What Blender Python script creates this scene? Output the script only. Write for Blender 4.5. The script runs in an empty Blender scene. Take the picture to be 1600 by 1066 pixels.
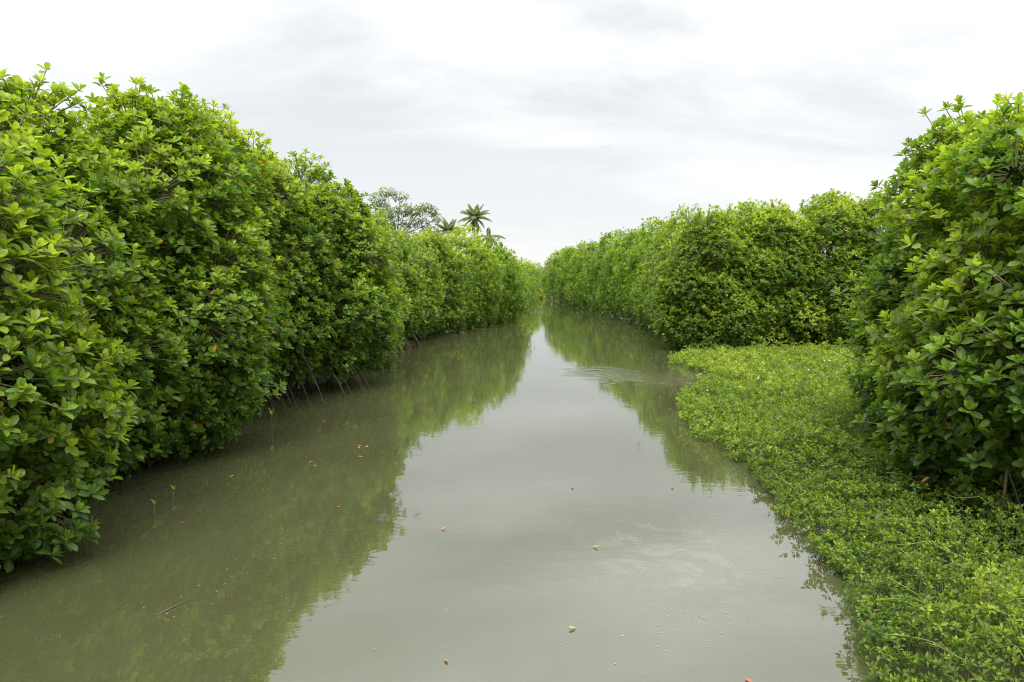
import bpy, math
import numpy as np
from mathutils import Matrix, Vector

# ------------------------------------------------------------------ camera, sky, sun, exposure
scene = bpy.context.scene
COL = scene.collection
CAM_Z = 2.5
cam_d = bpy.data.cameras.new("camera")
cam = bpy.data.objects.new("camera", cam_d)
COL.objects.link(cam)
cam.location = (0, 0, CAM_Z)
cam.rotation_euler = (math.radians(90 - 5.0), 0, 0)
cam_d.sensor_width = 36.0
cam_d.lens = 26.0
cam_d.clip_start = 0.05
cam_d.clip_end = 3000
scene.camera = cam
scene.render.resolution_x = 1024
scene.render.resolution_y = 682

SUN_EL, SUN_AZ = 50.0, 188.0          # azimuth clockwise from +Y, so the sun stands behind the camera, a little to the left
world = bpy.data.worlds.new("World")
scene.world = world
world.use_nodes = True
wn, wl = world.node_tree.nodes, world.node_tree.links
wn.clear()


def N(nodes, t, **kw):
    n = nodes.new(t)
    for k, v in kw.items():
        setattr(n, k, v)
    return n


w_out = N(wn, 'ShaderNodeOutputWorld')
w_bg = N(wn, 'ShaderNodeBackground')
w_bg.inputs['Strength'].default_value = 0.1
sky = N(wn, 'ShaderNodeTexSky', sky_type='NISHITA', sun_disc=False)
sky.sun_elevation = math.radians(SUN_EL)
sky.sun_rotation = math.radians(SUN_AZ)
w_co = N(wn, 'ShaderNodeTexCoord')
w_sep = N(wn, 'ShaderNodeSeparateXYZ')
wl.new(w_co.outputs['Generated'], w_sep.inputs[0])


def wmath(op, a, b=None, c=None, clamp=False):
    m = N(wn, 'ShaderNodeMath', operation=op, use_clamp=clamp)
    for i, v in enumerate((a, b, c)):
        if v is None:
            continue
        if isinstance(v, (int, float)):
            m.inputs[i].default_value = v
        else:
            wl.new(v, m.inputs[i])
    return m.outputs[0]


zup = wmath('MAXIMUM', w_sep.outputs['Z'], 0.0)
den = wmath('ADD', zup, 0.16)
cx = wmath('MULTIPLY', wmath('DIVIDE', w_sep.outputs['X'], den), 0.6)
cy = wmath('DIVIDE', w_sep.outputs['Y'], den)
w_cmb = N(wn, 'ShaderNodeCombineXYZ')
wl.new(cx, w_cmb.inputs[0])
wl.new(cy, w_cmb.inputs[1])
w_cmb.inputs[2].default_value = 6.1
cl1 = N(wn, 'ShaderNodeTexNoise')
cl1.inputs['Scale'].default_value = 0.95
cl1.inputs['Detail'].default_value = 7.0
cl1.inputs['Roughness'].default_value = 0.56
cl1.inputs['Distortion'].default_value = 0.35
wl.new(w_cmb.outputs[0], cl1.inputs['Vector'])
w_rmp = N(wn, 'ShaderNodeMapRange', interpolation_type='SMOOTHSTEP')
w_rmp.inputs['From Min'].default_value = 0.30
w_rmp.inputs['From Max'].default_value = 0.62
w_rmp.inputs['To Min'].default_value = 1.04
w_rmp.inputs['To Max'].default_value = 0.57
wl.new(cl1.outputs['Fac'], w_rmp.inputs['Value'])
# overcast luminance: brighter towards the zenith, raised past true overcast to light the foliage
lum = wmath('MULTIPLY_ADD', wmath('POWER', zup, 2.0), 18.5, 3.35)
# haze evens the clouds out towards the horizon
w_hz = N(wn, 'ShaderNodeMapRange', interpolation_type='SMOOTHSTEP')
w_hz.inputs['From Max'].default_value = 0.36
w_hz.inputs['To Min'].default_value = 0.10
wl.new(zup, w_hz.inputs['Value'])
patch_ = wmath('MULTIPLY_ADD', wmath('SUBTRACT', w_rmp.outputs[0], 1.0), w_hz.outputs[0], 1.0)
lum = wmath('MULTIPLY', lum, patch_)
w_tint = N(wn, 'ShaderNodeMix', data_type='RGBA')
w_tint.inputs['A'].default_value = (0.965, 0.985, 1.0, 1)
w_tint.inputs['B'].default_value = (1.0, 1.0, 0.995, 1)
w_tf = N(wn, 'ShaderNodeMapRange')
w_tf.inputs['From Min'].default_value = 0.56
w_tf.inputs['From Max'].default_value = 1.04
wl.new(w_rmp.outputs[0], w_tf.inputs['Value'])
wl.new(w_tf.outputs[0], w_tint.inputs['Factor'])
w_cl = N(wn, 'ShaderNodeVectorMath', operation='SCALE')
wl.new(w_tint.outputs['Result'], w_cl.inputs[0])
wl.new(lum, w_cl.inputs['Scale'])
w_mix = N(wn, 'ShaderNodeMix', data_type='RGBA')
w_mix.inputs['Factor'].default_value = 0.95       # closed cloud cover over the clear sky
wl.new(sky.outputs[0], w_mix.inputs['A'])
wl.new(w_cl.outputs[0], w_mix.inputs['B'])
wl.new(w_mix.outputs['Result'], w_bg.inputs['Color'])
wl.new(w_bg.outputs[0], w_out.inputs[0])

sun_d = bpy.data.lights.new("sun", 'SUN')
sun_d.energy = 1.5
sun_d.angle = math.radians(30)
sun_d.color = (1.0, 0.955, 0.88)
sun = bpy.data.objects.new("sun", sun_d)
COL.objects.link(sun)
_a, _e = math.radians(SUN_AZ), math.radians(SUN_EL)
_dir = Vector((math.sin(_a) * math.cos(_e), math.cos(_a) * math.cos(_e), math.sin(_e)))
sun.rotation_euler = _dir.to_track_quat('Z', 'Y').to_euler()
sun.location = (0, -10, 40)

scene.view_settings.view_transform = 'Standard'
scene.view_settings.look = 'None'
scene.view_settings.exposure = 1.5
scene.view_settings.gamma = 1.0
scene.view_settings.use_curve_mapping = False
if hasattr(scene, 'cycles'):
    scene.cycles.max_bounces = 7
    scene.cycles.diffuse_bounces = 4
    scene.cycles.transmission_bounces = 5
    scene.cycles.glossy_bounces = 3
    scene.cycles.filter_width = 1.1

rng = np.random.default_rng(11)

# ------------------------------------------------------------------ mesh helpers


def norm(v):
    return v / np.maximum(np.linalg.norm(v, axis=-1, keepdims=True), 1e-9)


def tri_mesh(name, verts, tris, attr=None, smooth=True):
    verts = np.ascontiguousarray(verts, dtype=np.float32).reshape(-1, 3)
    tris = np.ascontiguousarray(tris, dtype=np.int32).reshape(-1, 3)
    me = bpy.data.meshes.new(name)
    me.vertices.add(len(verts))
    me.vertices.foreach_set('co', verts.ravel())
    me.loops.add(len(tris) * 3)
    me.loops.foreach_set('vertex_index', tris.ravel())
    me.polygons.add(len(tris))
    me.polygons.foreach_set('loop_start', np.arange(0, len(tris) * 3, 3, dtype=np.int32))
    if not smooth:
        me.polygons.foreach_set('use_smooth', np.zeros(len(tris), dtype=bool))
    if attr is not None:
        a = me.attributes.new('leaf', 'FLOAT_COLOR', 'POINT')
        a.data.foreach_set('color', np.ascontiguousarray(attr, dtype=np.float32).ravel())
    me.update(calc_edges=True)
    me.validate()
    return me


def link(name, me, mat=None, parent=None, loc=None):
    o = bpy.data.objects.new(name, me)
    COL.objects.link(o)
    if mat is not None and me is not None and len(me.materials) == 0:
        me.materials.append(mat)
    if parent is not None:
        o.parent = parent
    if loc is not None:
        o.location = loc
    return o


def thing(name, label, cat, loc, group=None, rz=0.0):
    o = bpy.data.objects.new(name, None)
    o.empty_display_size = 0.2
    COL.objects.link(o)
    o.location = loc
    o.rotation_euler = (0, 0, rz)
    o['label'] = label
    o['category'] = cat
    if group:
        o['group'] = group
    return o


def tube(path, radii, sides=6):
    """one tapered tube along a polyline"""
    P = np.asarray(path, float)
    R = np.asarray(radii, float)
    n = len(P)
    T = np.gradient(P, axis=0)
    T = norm(T)
    ref = np.array([0.0, 0.0, 1.0]) if abs(T[0][2]) < 0.9 else np.array([1.0, 0.0, 0.0])
    U = norm(np.cross(T, ref))
    V = np.cross(T, U)
    a = np.linspace(0, 2 * np.pi, sides, endpoint=False)
    ring = P[:, None, :] + R[:, None, None] * (np.cos(a)[None, :, None] * U[:, None, :] + np.sin(a)[None, :, None] * V[:, None, :])
    verts = ring.reshape(-1, 3)
    tris = []
    for i in range(n - 1):
        for j in range(sides):
            k = (j + 1) % sides
            a0, a1, b0, b1 = i * sides + j, i * sides + k, (i + 1) * sides + j, (i + 1) * sides + k
            tris += [(a0, a1, b1), (a0, b1, b0)]
    for j in range(1, sides - 1):
        tris.append((0, j + 1, j))
        e = (n - 1) * sides
        tris.append((e, e + j, e + j + 1))
    return verts, np.array(tris)


def merge(parts):
    vs, ts, off = [], [], 0
    for v, t in parts:
        vs.append(v)
        ts.append(np.asarray(t) + off)
        off += len(v)
    return np.concatenate(vs), np.concatenate(ts)


def sticks(A, B, r0, r1):
    """many thin three-sided twigs at once"""
    n = len(A)
    T = norm(B - A)
    ref = np.where(np.abs(T[:, 2:3]) < 0.9, np.array([[0, 0, 1.0]]), np.array([[1.0, 0, 0]]))
    U = norm(np.cross(T, ref))
    V = np.cross(T, U)
    vs = np.zeros((n, 6, 3))
    for j in range(3):
        a = 2 * math.pi * j / 3
        off = math.cos(a) * U + math.sin(a) * V
        vs[:, j] = A + off * r0
        vs[:, 3 + j] = B + off * r1
    t = np.array([(0, 1, 4), (0, 4, 3), (1, 2, 5), (1, 5, 4), (2, 0, 3), (2, 3, 5)])
    ts = (t[None] + 6 * np.arange(n)[:, None, None]).reshape(-1, 3)
    return vs.reshape(-1, 3), ts


# ------------------------------------------------------------------ leaves
# template rows: (along, across, lift) ; lengths in leaf lengths, across in half widths
def leaf_template(lod, curl=0.10):
    f = 0.10
    if lod == 0:
        st = [(0.24, 0.74), (0.54, 1.0), (0.82, 0.80)]
        V = [(0, 0, 0)]
        for t, w in st:
            V += [(t, -w, f * w - curl * t * t), (t, 0, -curl * t * t), (t, w, f * w - curl * t * t)]
        V.append((1, 0, -curl))
        T = [(0, 1, 2), (0, 2, 3)]
        for s in range(2):
            a, b = 1 + 3 * s, 4 + 3 * s
            T += [(a, b, b + 1), (a, b + 1, a + 1), (a + 1, b + 1, b + 2), (a + 1, b + 2, a + 2)]
        T += [(7, 10, 8), (8, 10, 9)]
    elif lod == 1:
        V = [(0, 0, 0), (0.40, -0.95, f), (0.80, -0.82, f * .7 - curl * .6), (1, 0, -curl), (0.80, 0.82, f * .7 - curl * .6), (0.40, 0.95, f)]
        T = [(0, 1, 2), (0, 2, 3), (0, 3, 4), (0, 4, 5)]
    else:
        V = [(0, 0, 0), (0.55, -1.0, f), (1, 0, -curl), (0.55, 1.0, f)]
        T = [(0, 1, 2), (0, 2, 3)]
    V = np.array(V, float)
    return V, np.array(T), np.abs(V[:, 1])


TPL = {l: leaf_template(l) for l in (0, 1, 2)}


class Leaves:
    """arrays of leaves: base point, direction, normal, length, half width, age, tone"""
    keys = ('P', 'D', 'Z', 'L', 'W', 'A', 'T')

    def __init__(self):
        self.d = {k: [] for k in self.keys}

    def add(self, **kw):
        for k in self.keys:
            self.d[k].append(kw[k])

    def arrays(self):
        return {k: np.concatenate(v) for k, v in self.d.items()}


def bake_leaves(a, lod):
    V, T, cross = TPL[lod]
    n, m = len(a['L']), len(V)
    Y = np.cross(a['Z'], a['D'])
    co = (a['P'][:, None, :] + a['D'][:, None, :] * (a['L'][:, None] * V[None, :, 0])[:, :, None]
          + Y[:, None, :] * (a['W'][:, None] * V[None, :, 1])[:, :, None]
          + a['Z'][:, None, :] * (a['L'][:, None] * V[None, :, 2])[:, :, None])
    at = np.zeros((n, m, 4), np.float32)
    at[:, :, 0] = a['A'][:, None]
    at[:, :, 1] = a['T'][:, None]
    at[:, :, 2] = cross[None]
    at[:, :, 3] = 1
    ts = (T[None] + m * np.arange(n)[:, None, None]).reshape(-1, 3)
    return co.reshape(-1, 3), ts, at.reshape(-1, 4)


def sub(a, m):
    return {k: v[m] for k, v in a.items()}


def bake_mixed(groups):
    vs, ts, ats, off = [], [], [], 0
    for a, lod in groups:
        if len(a['L']) == 0:
            continue
        v, t, at = bake_leaves(a, lod)
        vs.append(v); ts.append(t + off); ats.append(at)
        off += len(v)
    return np.concatenate(vs), np.concatenate(ts), np.concatenate(ats)


def rosette_leaves(out, C, AX, age, n_leaf, length, wid=0.262, spread=(8, 70), yellow=0.003, r=rng):
    """whorls of leaves at shoot tips: inner ones young and upright, outer ones older and spreading"""
    m = len(C)
    ref = norm(r.normal(size=(m, 3)))
    U = norm(np.cross(AX, ref))
    V = np.cross(AX, U)
    ph0 = r.uniform(0, 2 * np.pi, m)
    for j in range(n_leaf):
        f = j / max(1, n_leaf - 1)
        keep = r.random(m) < (0.95 if j > 1 else 0.85)
        ph = ph0 + j * 2.39996 + r.normal(0, 0.25, m)
        pol = np.radians(spread[0] + (spread[1] - spread[0]) * f ** 0.8 + r.normal(0, 11, m))
        rad = np.cos(ph)[:, None] * U + np.sin(ph)[:, None] * V
        D = AX * np.cos(pol)[:, None] + rad * np.sin(pol)[:, None]
        D[:, 2] -= 0.10 * f + 0.06 * r.random(m)
        D = norm(D)
        Z = AX * np.sin(pol)[:, None] - rad * np.cos(pol)[:, None] + r.normal(0, 0.16, (m, 3))
        Z = norm(Z - D * np.sum(Z * D, axis=1, keepdims=True))
        L = length * (0.72 + 0.38 * f) * r.uniform(0.8, 1.18, m)
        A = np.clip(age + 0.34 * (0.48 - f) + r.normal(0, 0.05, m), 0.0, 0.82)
        yl = r.random(m) < yellow * (0.4 + 1.2 * f)
        A = np.where(yl, r.uniform(0.86, 1.0, m), A)
        P = C - AX * (0.25 * length * f) + D * (0.08 * length)
        k = keep
        out.add(P=P[k], D=D[k], Z=Z[k], L=L[k], W=(L * wid * r.uniform(0.85, 1.12, m))[k], A=A[k], T=r.random(m)[k])


# ------------------------------------------------------------------ materials
def new_mat(name):
    m = bpy.data.materials.new(name)
    m.use_nodes = True
    m.node_tree.nodes.clear()
    return m, m.node_tree.nodes, m.node_tree.links


def leaf_material(name, stops, rough=0.42, transl=0.48, rib=0.35, spec=0.35):
    m, n, l = new_mat(name)
    out = N(n, 'ShaderNodeOutputMaterial')
    at = N(n, 'ShaderNodeAttribute', attribute_name='leaf')
    sep = N(n, 'ShaderNodeSeparateColor')
    l.new(at.outputs['Color'], sep.inputs[0])
    rmp = N(n, 'ShaderNodeValToRGB')
    el = rmp.color_ramp.elements
    while len(el) < len(stops):
        el.new(0.5)
    for e, (p, c) in zip(el, stops):
        e.position = p
        e.color = (*c, 1)
    l.new(sep.outputs['Red'], rmp.inputs['Fac'])
    hsv = N(n, 'ShaderNodeHueSaturation')
    vr = N(n, 'ShaderNodeMapRange')
    vr.inputs['To Min'].default_value = 0.64
    vr.inputs['To Max'].default_value = 1.36
    l.new(sep.outputs['Green'], vr.inputs['Value'])
    l.new(vr.outputs[0], hsv.inputs['Value'])
    l.new(rmp.outputs['Color'], hsv.inputs['Color'])
    # pale midrib
    mr = N(n, 'ShaderNodeMapRange')
    mr.inputs['From Min'].default_value = 0.05
    mr.inputs['From Max'].default_value = 0.13
    mr.inputs['To Min'].default_value = rib
    mr.inputs['To Max'].default_value = 0.0
    l.new(sep.outputs['Blue'], mr.inputs['Value'])
    mixc = N(n, 'ShaderNodeMix', data_type='RGBA')
    l.new(mr.outputs[0], mixc.inputs['Factor'])
    l.new(hsv.outputs[0], mixc.inputs['A'])
    mixc.inputs['B'].default_value = (0.30, 0.36, 0.12, 1)
    p = N(n, 'ShaderNodeBsdfPrincipled')
    p.inputs['Roughness'].default_value = rough
    p.inputs['Specular IOR Level'].default_value = spec
    l.new(mixc.outputs['Result'], p.inputs['Base Color'])
    tr = N(n, 'ShaderNodeBsdfTranslucent')
    tc = N(n, 'ShaderNodeMix', data_type='RGBA', blend_type='MULTIPLY')
    tc.inputs['Factor'].default_value = 1.0
    l.new(hsv.outputs[0], tc.inputs['A'])
    tc.inputs['B'].default_value = (1.5, 1.6, 0.5, 1)
    l.new(tc.outputs['Result'], tr.inputs['Color'])
    ms = N(n, 'ShaderNodeMixShader')
    ms.inputs[0].default_value = transl
    l.new(p.outputs[0], ms.inputs[1])
    l.new(tr.outputs[0], ms.inputs[2])
    l.new(ms.outputs[0], out.inputs['Surface'])
    return m


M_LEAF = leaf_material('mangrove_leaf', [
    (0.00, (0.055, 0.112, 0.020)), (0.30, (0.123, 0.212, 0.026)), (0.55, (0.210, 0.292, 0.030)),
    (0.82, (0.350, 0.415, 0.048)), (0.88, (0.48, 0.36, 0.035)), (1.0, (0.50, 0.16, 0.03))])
M_HERB = leaf_material('herb_leaf', [
    (0.0, (0.055, 0.105, 0.016)), (0.35, (0.129, 0.205, 0.021)), (0.65, (0.246, 0.322, 0.029)), (1.0, (0.40, 0.41, 0.06))],
    rough=0.5, rib=0.0, transl=0.35)
M_TALL = leaf_material('broadleaf_tree_leaf', [(0.0, (0.08, 0.12, 0.05)), (0.5, (0.15, 0.21, 0.08)), (1.0, (0.25, 0.31, 0.11))], rib=0.0)
M_PALM = leaf_material('palm_leaflet', [(0.0, (0.14, 0.165, 0.10)), (0.5, (0.23, 0.265, 0.16)), (1.0, (0.36, 0.35, 0.20))], rib=0.0, rough=0.4)
M_FALLEN = leaf_material('fallen_leaf', [(0.0, (0.16, 0.05, 0.02)), (0.5, (0.36, 0.11, 0.03)), (1.0, (0.40, 0.28, 0.10))], transl=0.1, rib=0.1)


def bark_material(name, c1, c2, scale=9.0, bump=0.4):
    m, n, l = new_mat(name)
    out = N(n, 'ShaderNodeOutputMaterial')
    p = N(n, 'ShaderNodeBsdfPrincipled')
    p.inputs['Roughness'].default_value = 0.85
    co = N(n, 'ShaderNodeTexCoord')
    mp = N(n, 'ShaderNodeMapping')
    mp.inputs['Scale'].default_value = (1, 1, 0.35)
    l.new(co.outputs['Object'], mp.inputs['Vector'])
    no = N(n, 'ShaderNodeTexNoise')
    no.inputs['Scale'].default_value = scale
    no.inputs['Detail'].default_value = 5
    l.new(mp.outputs[0], no.inputs['Vector'])
    r = N(n, 'ShaderNodeMix', data_type='RGBA')
    r.inputs['A'].default_value = (*c1, 1)
    r.inputs['B'].default_value = (*c2, 1)
    l.new(no.outputs['Fac'], r.inputs['Factor'])
    l.new(r.outputs['Result'], p.inputs['Base Color'])
    b = N(n, 'ShaderNodeBump')
    b.inputs['Strength'].default_value = bump
    b.inputs['Distance'].default_value = 0.01
    l.new(no.outputs['Fac'], b.inputs['Height'])
    l.new(b.outputs[0], p.inputs['Normal'])
    l.new(p.outputs[0], out.inputs[0])
    return m


M_BARK = bark_material('mangrove_bark', (0.06, 0.048, 0.036), (0.17, 0.14, 0.11))
M_ROOT = bark_material('prop_root_bark', (0.022, 0.016, 0.013), (0.065, 0.046, 0.035), 14)
M_REDROOT = bark_material('red_brown_root', (0.11, 0.065, 0.042), (0.24, 0.155, 0.10), 14)
M_TWIG = bark_material('green_twig', (0.10, 0.11, 0.04), (0.19, 0.17, 0.08), 20, 0.1)
M_PALETWIG = bark_material('pale_runner', (0.17, 0.23, 0.05), (0.28, 0.32, 0.10), 20, 0.1)
M_GREYBARK = bark_material('grey_bark', (0.16, 0.15, 0.13), (0.34, 0.32, 0.29), 4)
M_PALMBARK = bark_material('palm_bark', (0.13, 0.11, 0.09), (0.26, 0.23, 0.19), 6)


def mud_material():
    m, n, l = new_mat('bank_mud')
    out = N(n, 'ShaderNodeOutputMaterial')
    p = N(n, 'ShaderNodeBsdfPrincipled')
    p.inputs['Roughness'].default_value = 0.7
    co = N(n, 'ShaderNodeTexCoord')
    no = N(n, 'ShaderNodeTexNoise')
    no.inputs['Scale'].default_value = 2.2
    no.inputs['Detail'].default_value = 8
    l.new(co.outputs['Object'], no.inputs['Vector'])
    r = N(n, 'ShaderNodeValToRGB')
    r.color_ramp.elements[0].color = (0.022, 0.018, 0.013, 1)
    r.color_ramp.elements[1].color = (0.06, 0.052, 0.033, 1)
    l.new(no.outputs['Fac'], r.inputs[0])
    l.new(r.outputs[0], p.inputs['Base Color'])
    b = N(n, 'ShaderNodeBump')
    b.inputs['Distance'].default_value = 0.05
    l.new(no.outputs['Fac'], b.inputs['Height'])
    l.new(b.outputs[0], p.inputs['Normal'])
    l.new(p.outputs[0], out.inputs[0])
    return m


M_MUD = mud_material()


def water_material():
    m, n, l = new_mat('murky_water')
    out = N(n, 'ShaderNodeOutputMaterial')
    p = N(n, 'ShaderNodeBsdfPrincipled')
    p.inputs['IOR'].default_value = 2.05
    co = N(n, 'ShaderNodeTexCoord')
    sp = N(n, 'ShaderNodeSeparateXYZ')
    l.new(co.outputs['Object'], sp.inputs[0])

    def math_(op, a, b=None, c=None, clamp=False):
        k = N(n, 'ShaderNodeMath', operation=op, use_clamp=clamp)
        for i, v in enumerate((a, b, c)):
            if v is None:
                continue
            if isinstance(v, (int, float)):
                k.inputs[i].default_value = v
            else:
                l.new(v, k.inputs[i])
        return k.outputs[0]

    def noise(scale, detail, stretch=(1, 1, 1), dist=0.0, rough=0.5):
        mp = N(n, 'ShaderNodeMapping')
        mp.inputs['Scale'].default_value = stretch
        l.new(co.outputs['Object'], mp.inputs['Vector'])
        t = N(n, 'ShaderNodeTexNoise')
        t.inputs['Scale'].default_value = scale
        t.inputs['Detail'].default_value = detail
        t.inputs['Distortion'].default_value = dist
        t.inputs['Roughness'].default_value = rough
        l.new(mp.outputs[0], t.inputs['Vector'])
        return t.outputs['Fac']

    def blob(x, y, rx, ry, soft=0.5, nz=None, amp=0.0):
        dx = math_('DIVIDE', math_('SUBTRACT', sp.outputs['X'], x), rx)
        dy = math_('DIVIDE', math_('SUBTRACT', sp.outputs['Y'], y), ry)
        d = math_('SQRT', math_('ADD', math_('MULTIPLY', dx, dx), math_('MULTIPLY', dy, dy)))
        if nz is not None:
            d = math_('MULTIPLY_ADD', math_('SUBTRACT', nz, 0.5), amp, d)
        r = N(n, 'ShaderNodeMapRange', interpolation_type='SMOOTHSTEP')
        r.inputs['From Min'].default_value = 1.0
        r.inputs['From Max'].default_value = 1.0 - soft
        l.new(d, r.inputs['Value'])
        return r.outputs[0]

    big = noise(0.35, 4, dist=0.8)
    fine = noise(9.0, 6, dist=0.6, rough=0.62)
    swirl = noise(1.5, 5, dist=2.2)
    base = N(n, 'ShaderNodeMix', data_type='RGBA')
    base.inputs['A'].default_value = (0.046, 0.050, 0.019, 1)
    base.inputs['B'].default_value = (0.066, 0.070, 0.034, 1)
    l.new(big, base.inputs['Factor'])
    # scum film drifting on the right
    film_m = blob(1.40, 6.5, 1.35, 1.75, 0.7, swirl, 1.6)
    band = N(n, 'ShaderNodeMapRange', interpolation_type='SMOOTHSTEP')
    band.inputs['From Min'].default_value = 0.47
    band.inputs['From Max'].default_value = 0.60
    l.new(swirl, band.inputs['Value'])
    fz = N(n, 'ShaderNodeMapRange')
    fz.inputs['From Min'].default_value = 0.40
    fz.inputs['From Max'].default_value = 0.68
    l.new(fine, fz.inputs['Value'])
    film = math_('MULTIPLY', film_m, math_('MULTIPLY', math_('MULTIPLY_ADD', band.outputs[0], 0.75, 0.2), math_('MULTIPLY_ADD', fz.outputs[0], 0.6, 0.4)), clamp=True)
    film = math_('MULTIPLY', film, 0.26)
    # silt plume by the creeper mat
    silt = blob(4.0, 17.6, 1.7, 2.0, 0.9, swirl, 1.0)
    c2 = N(n, 'ShaderNodeMix', data_type='RGBA')
    l.new(math_('MULTIPLY', silt, 0.7), c2.inputs['Factor'])
    l.new(base.outputs['Result'], c2.inputs['A'])
    c2.inputs['B'].default_value = (0.11, 0.105, 0.065, 1)
    c3 = N(n, 'ShaderNodeMix', data_type='RGBA')
    l.new(film, c3.inputs['Factor'])
    l.new(c2.outputs['Result'], c3.inputs['A'])
    c3.inputs['B'].default_value = (0.30, 0.285, 0.22, 1)
    l.new(c3.outputs['Result'], p.inputs['Base Color'])
    rr = math_('MULTIPLY_ADD', film, 0.30, math_('MULTIPLY_ADD', math_('MAXIMUM', math_('SUBTRACT', big, 0.5), 0.0), 0.25, 0.010))
    l.new(rr, p.inputs['Roughness'])
    # small ripples everywhere, stronger in two disturbed places
    rip = noise(5.0, 3, (1.0, 1.6, 1), 0.3)
    slow = noise(0.9, 2, (1.0, 1.0, 1), 0.2)
    chop = noise(7.0, 4, (0.55, 1.5, 1), 1.0)
    d1 = blob(3.0, 18.9, 1.8, 2.0, 0.95, swirl, 2.2)
    d2 = blob(1.3, 52.0, 2.6, 1.2, 0.7)
    dist = math_('ADD', d1, d2, clamp=True)
    h = math_('MULTIPLY', rip, 0.0008)
    h = math_('MULTIPLY_ADD', slow, 0.0021, h)
    h = math_('MULTIPLY_ADD', math_('MULTIPLY', chop, dist), 0.009, h)
    b = N(n, 'ShaderNodeBump')
    b.inputs['Strength'].default_value = 1.0
    b.inputs['Distance'].default_value = 1.0
    l.new(h, b.inputs['Height'])
    l.new(b.outputs[0], p.inputs['Normal'])
    l.new(p.outputs[0], out.inputs[0])
    return m


M_WATER = water_material()


def plain(name, col, rough=0.7):
    m, n, l = new_mat(name)
    out = N(n, 'ShaderNodeOutputMaterial')
    p = N(n, 'ShaderNodeBsdfPrincipled')
    p.inputs['Roughness'].default_value = rough
    oi = N(n, 'ShaderNodeTexCoord')
    no = N(n, 'ShaderNodeTexNoise')
    no.inputs['Scale'].default_value = 40
    l.new(oi.outputs['Object'], no.inputs['Vector'])
    mx = N(n, 'ShaderNodeMix', data_type='RGBA')
    mx.inputs['A'].default_value = (*[c * 0.8 for c in col], 1)
    mx.inputs['B'].default_value = (*[min(1, c * 1.2) for c in col], 1)
    l.new(no.outputs['Fac'], mx.inputs['Factor'])
    l.new(mx.outputs['Result'], p.inputs['Base Color'])
    l.new(p.outputs[0], out.inputs[0])
    return m


M_SPECK = plain('foam_speck', (0.26, 0.255, 0.19))
M_PETAL = plain('lilac_petal', (0.40, 0.36, 0.50), 0.6)
M_BIRD = plain('bird_plumage', (0.08, 0.08, 0.085))

# ------------------------------------------------------------------ setting: ground and water
LE = np.array([(-8, -4.3), (0, -4.2), (5.9, -4.1), (8.3, -4.4), (9.9, -4.0), (12.7, -4.4), (13.9, -3.9), (16.2, -3.1), (25.6, -3.3), (32.8, -2.8),
               (38, -1.0), (42.5, 0.6), (46, 0.0), (52, 0.0), (60, 0.6), (70, 1.6), (80, 2.3), (88, 3.2), (90, 4.0)])
RE = np.array([(-8, 2.4), (0, 2.3), (4.5, 2.3), (5.6, 2.75), (8.5, 3.0), (13.3, 3.1), (17.2, 4.8), (20.2, 4.7), (24.0, 5.3), (34.8, 6.0), (50, 5.6), (67, 4.2), (76, 3.5), (84, 3.9), (90, 4.0)])


def xl(y): return np.interp(y, LE[:, 0], LE[:, 1])
def xr(y): return np.interp(y, RE[:, 0], RE[:, 1])


gx = np.concatenate([[-900, -300, -120, -60, -30, -18], np.arange(-12, 14.01, 0.5), [18, 30, 60, 120, 300, 900]])
gy = np.concatenate([[-200, -60, -20], np.arange(-8, 100.1, 1.0), [110, 125, 150, 200, 300, 500, 900, 1400]])
GX, GY = np.meshgrid(gx, gy)
inset = np.where((GY < 23.5), 2.2, 0.7)
linset = np.where((GY < 24), 0.9, 0.75)
dl = (xl(GY) - linset) - GX
dr = GX - (xr(GY) + inset)
dd = np.maximum(dl, dr)
dd = np.where(GY > 88, np.maximum(dd, (GY - 88) * 0.7), dd)
t = np.clip((dd + 0.8) / 1.6, 0, 1)
rise = 0.25 * np.clip((dd - 0.6) / 2.5, 0, 1) * ((GX < 0) | (GY > 28))
GZ = rise - 0.7 + 0.80 * t * t * (3 - 2 * t) + 0.05 * np.sin(GX * 1.7 + GY) * t * np.cos(GY * 1.3)
gv = np.stack([GX, GY, GZ], -1).reshape(-1, 3)
ny, nx = GX.shape
ii = (np.arange(ny - 1)[:, None] * nx + np.arange(nx - 1)[None]).ravel()
gt = np.concatenate([np.stack([ii, ii + 1, ii + nx + 1], 1), np.stack([ii, ii + nx + 1, ii + nx], 1)])
ground = link('ground', tri_mesh('ground', gv, gt), M_MUD)
ground['kind'] = 'structure'
wv = np.array([(-900, -200, 0), (900, -200, 0), (900, 1400, 0), (-900, 1400, 0)], float)
water = link('water', tri_mesh('water', wv, [(0, 1, 2), (0, 2, 3)]), M_WATER)
water['kind'] = 'structure'

# ------------------------------------------------------------------ mangroves
FPX = 1155.0
PITCH = math.radians(5.0)


def project(P):
    """world points to photograph pixels, used only to choose which leaves are large enough in view to be single parts"""
    x, y, z = P[:, 0], P[:, 1], P[:, 2] - CAM_Z
    dep = y * math.cos(PITCH) - z * math.sin(PITCH)
    up = y * math.sin(PITCH) + z * math.cos(PITCH)
    dep = np.maximum(dep, 0.01)
    return 800 + FPX * x / dep, 533 - FPX * up / dep, dep


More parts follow.
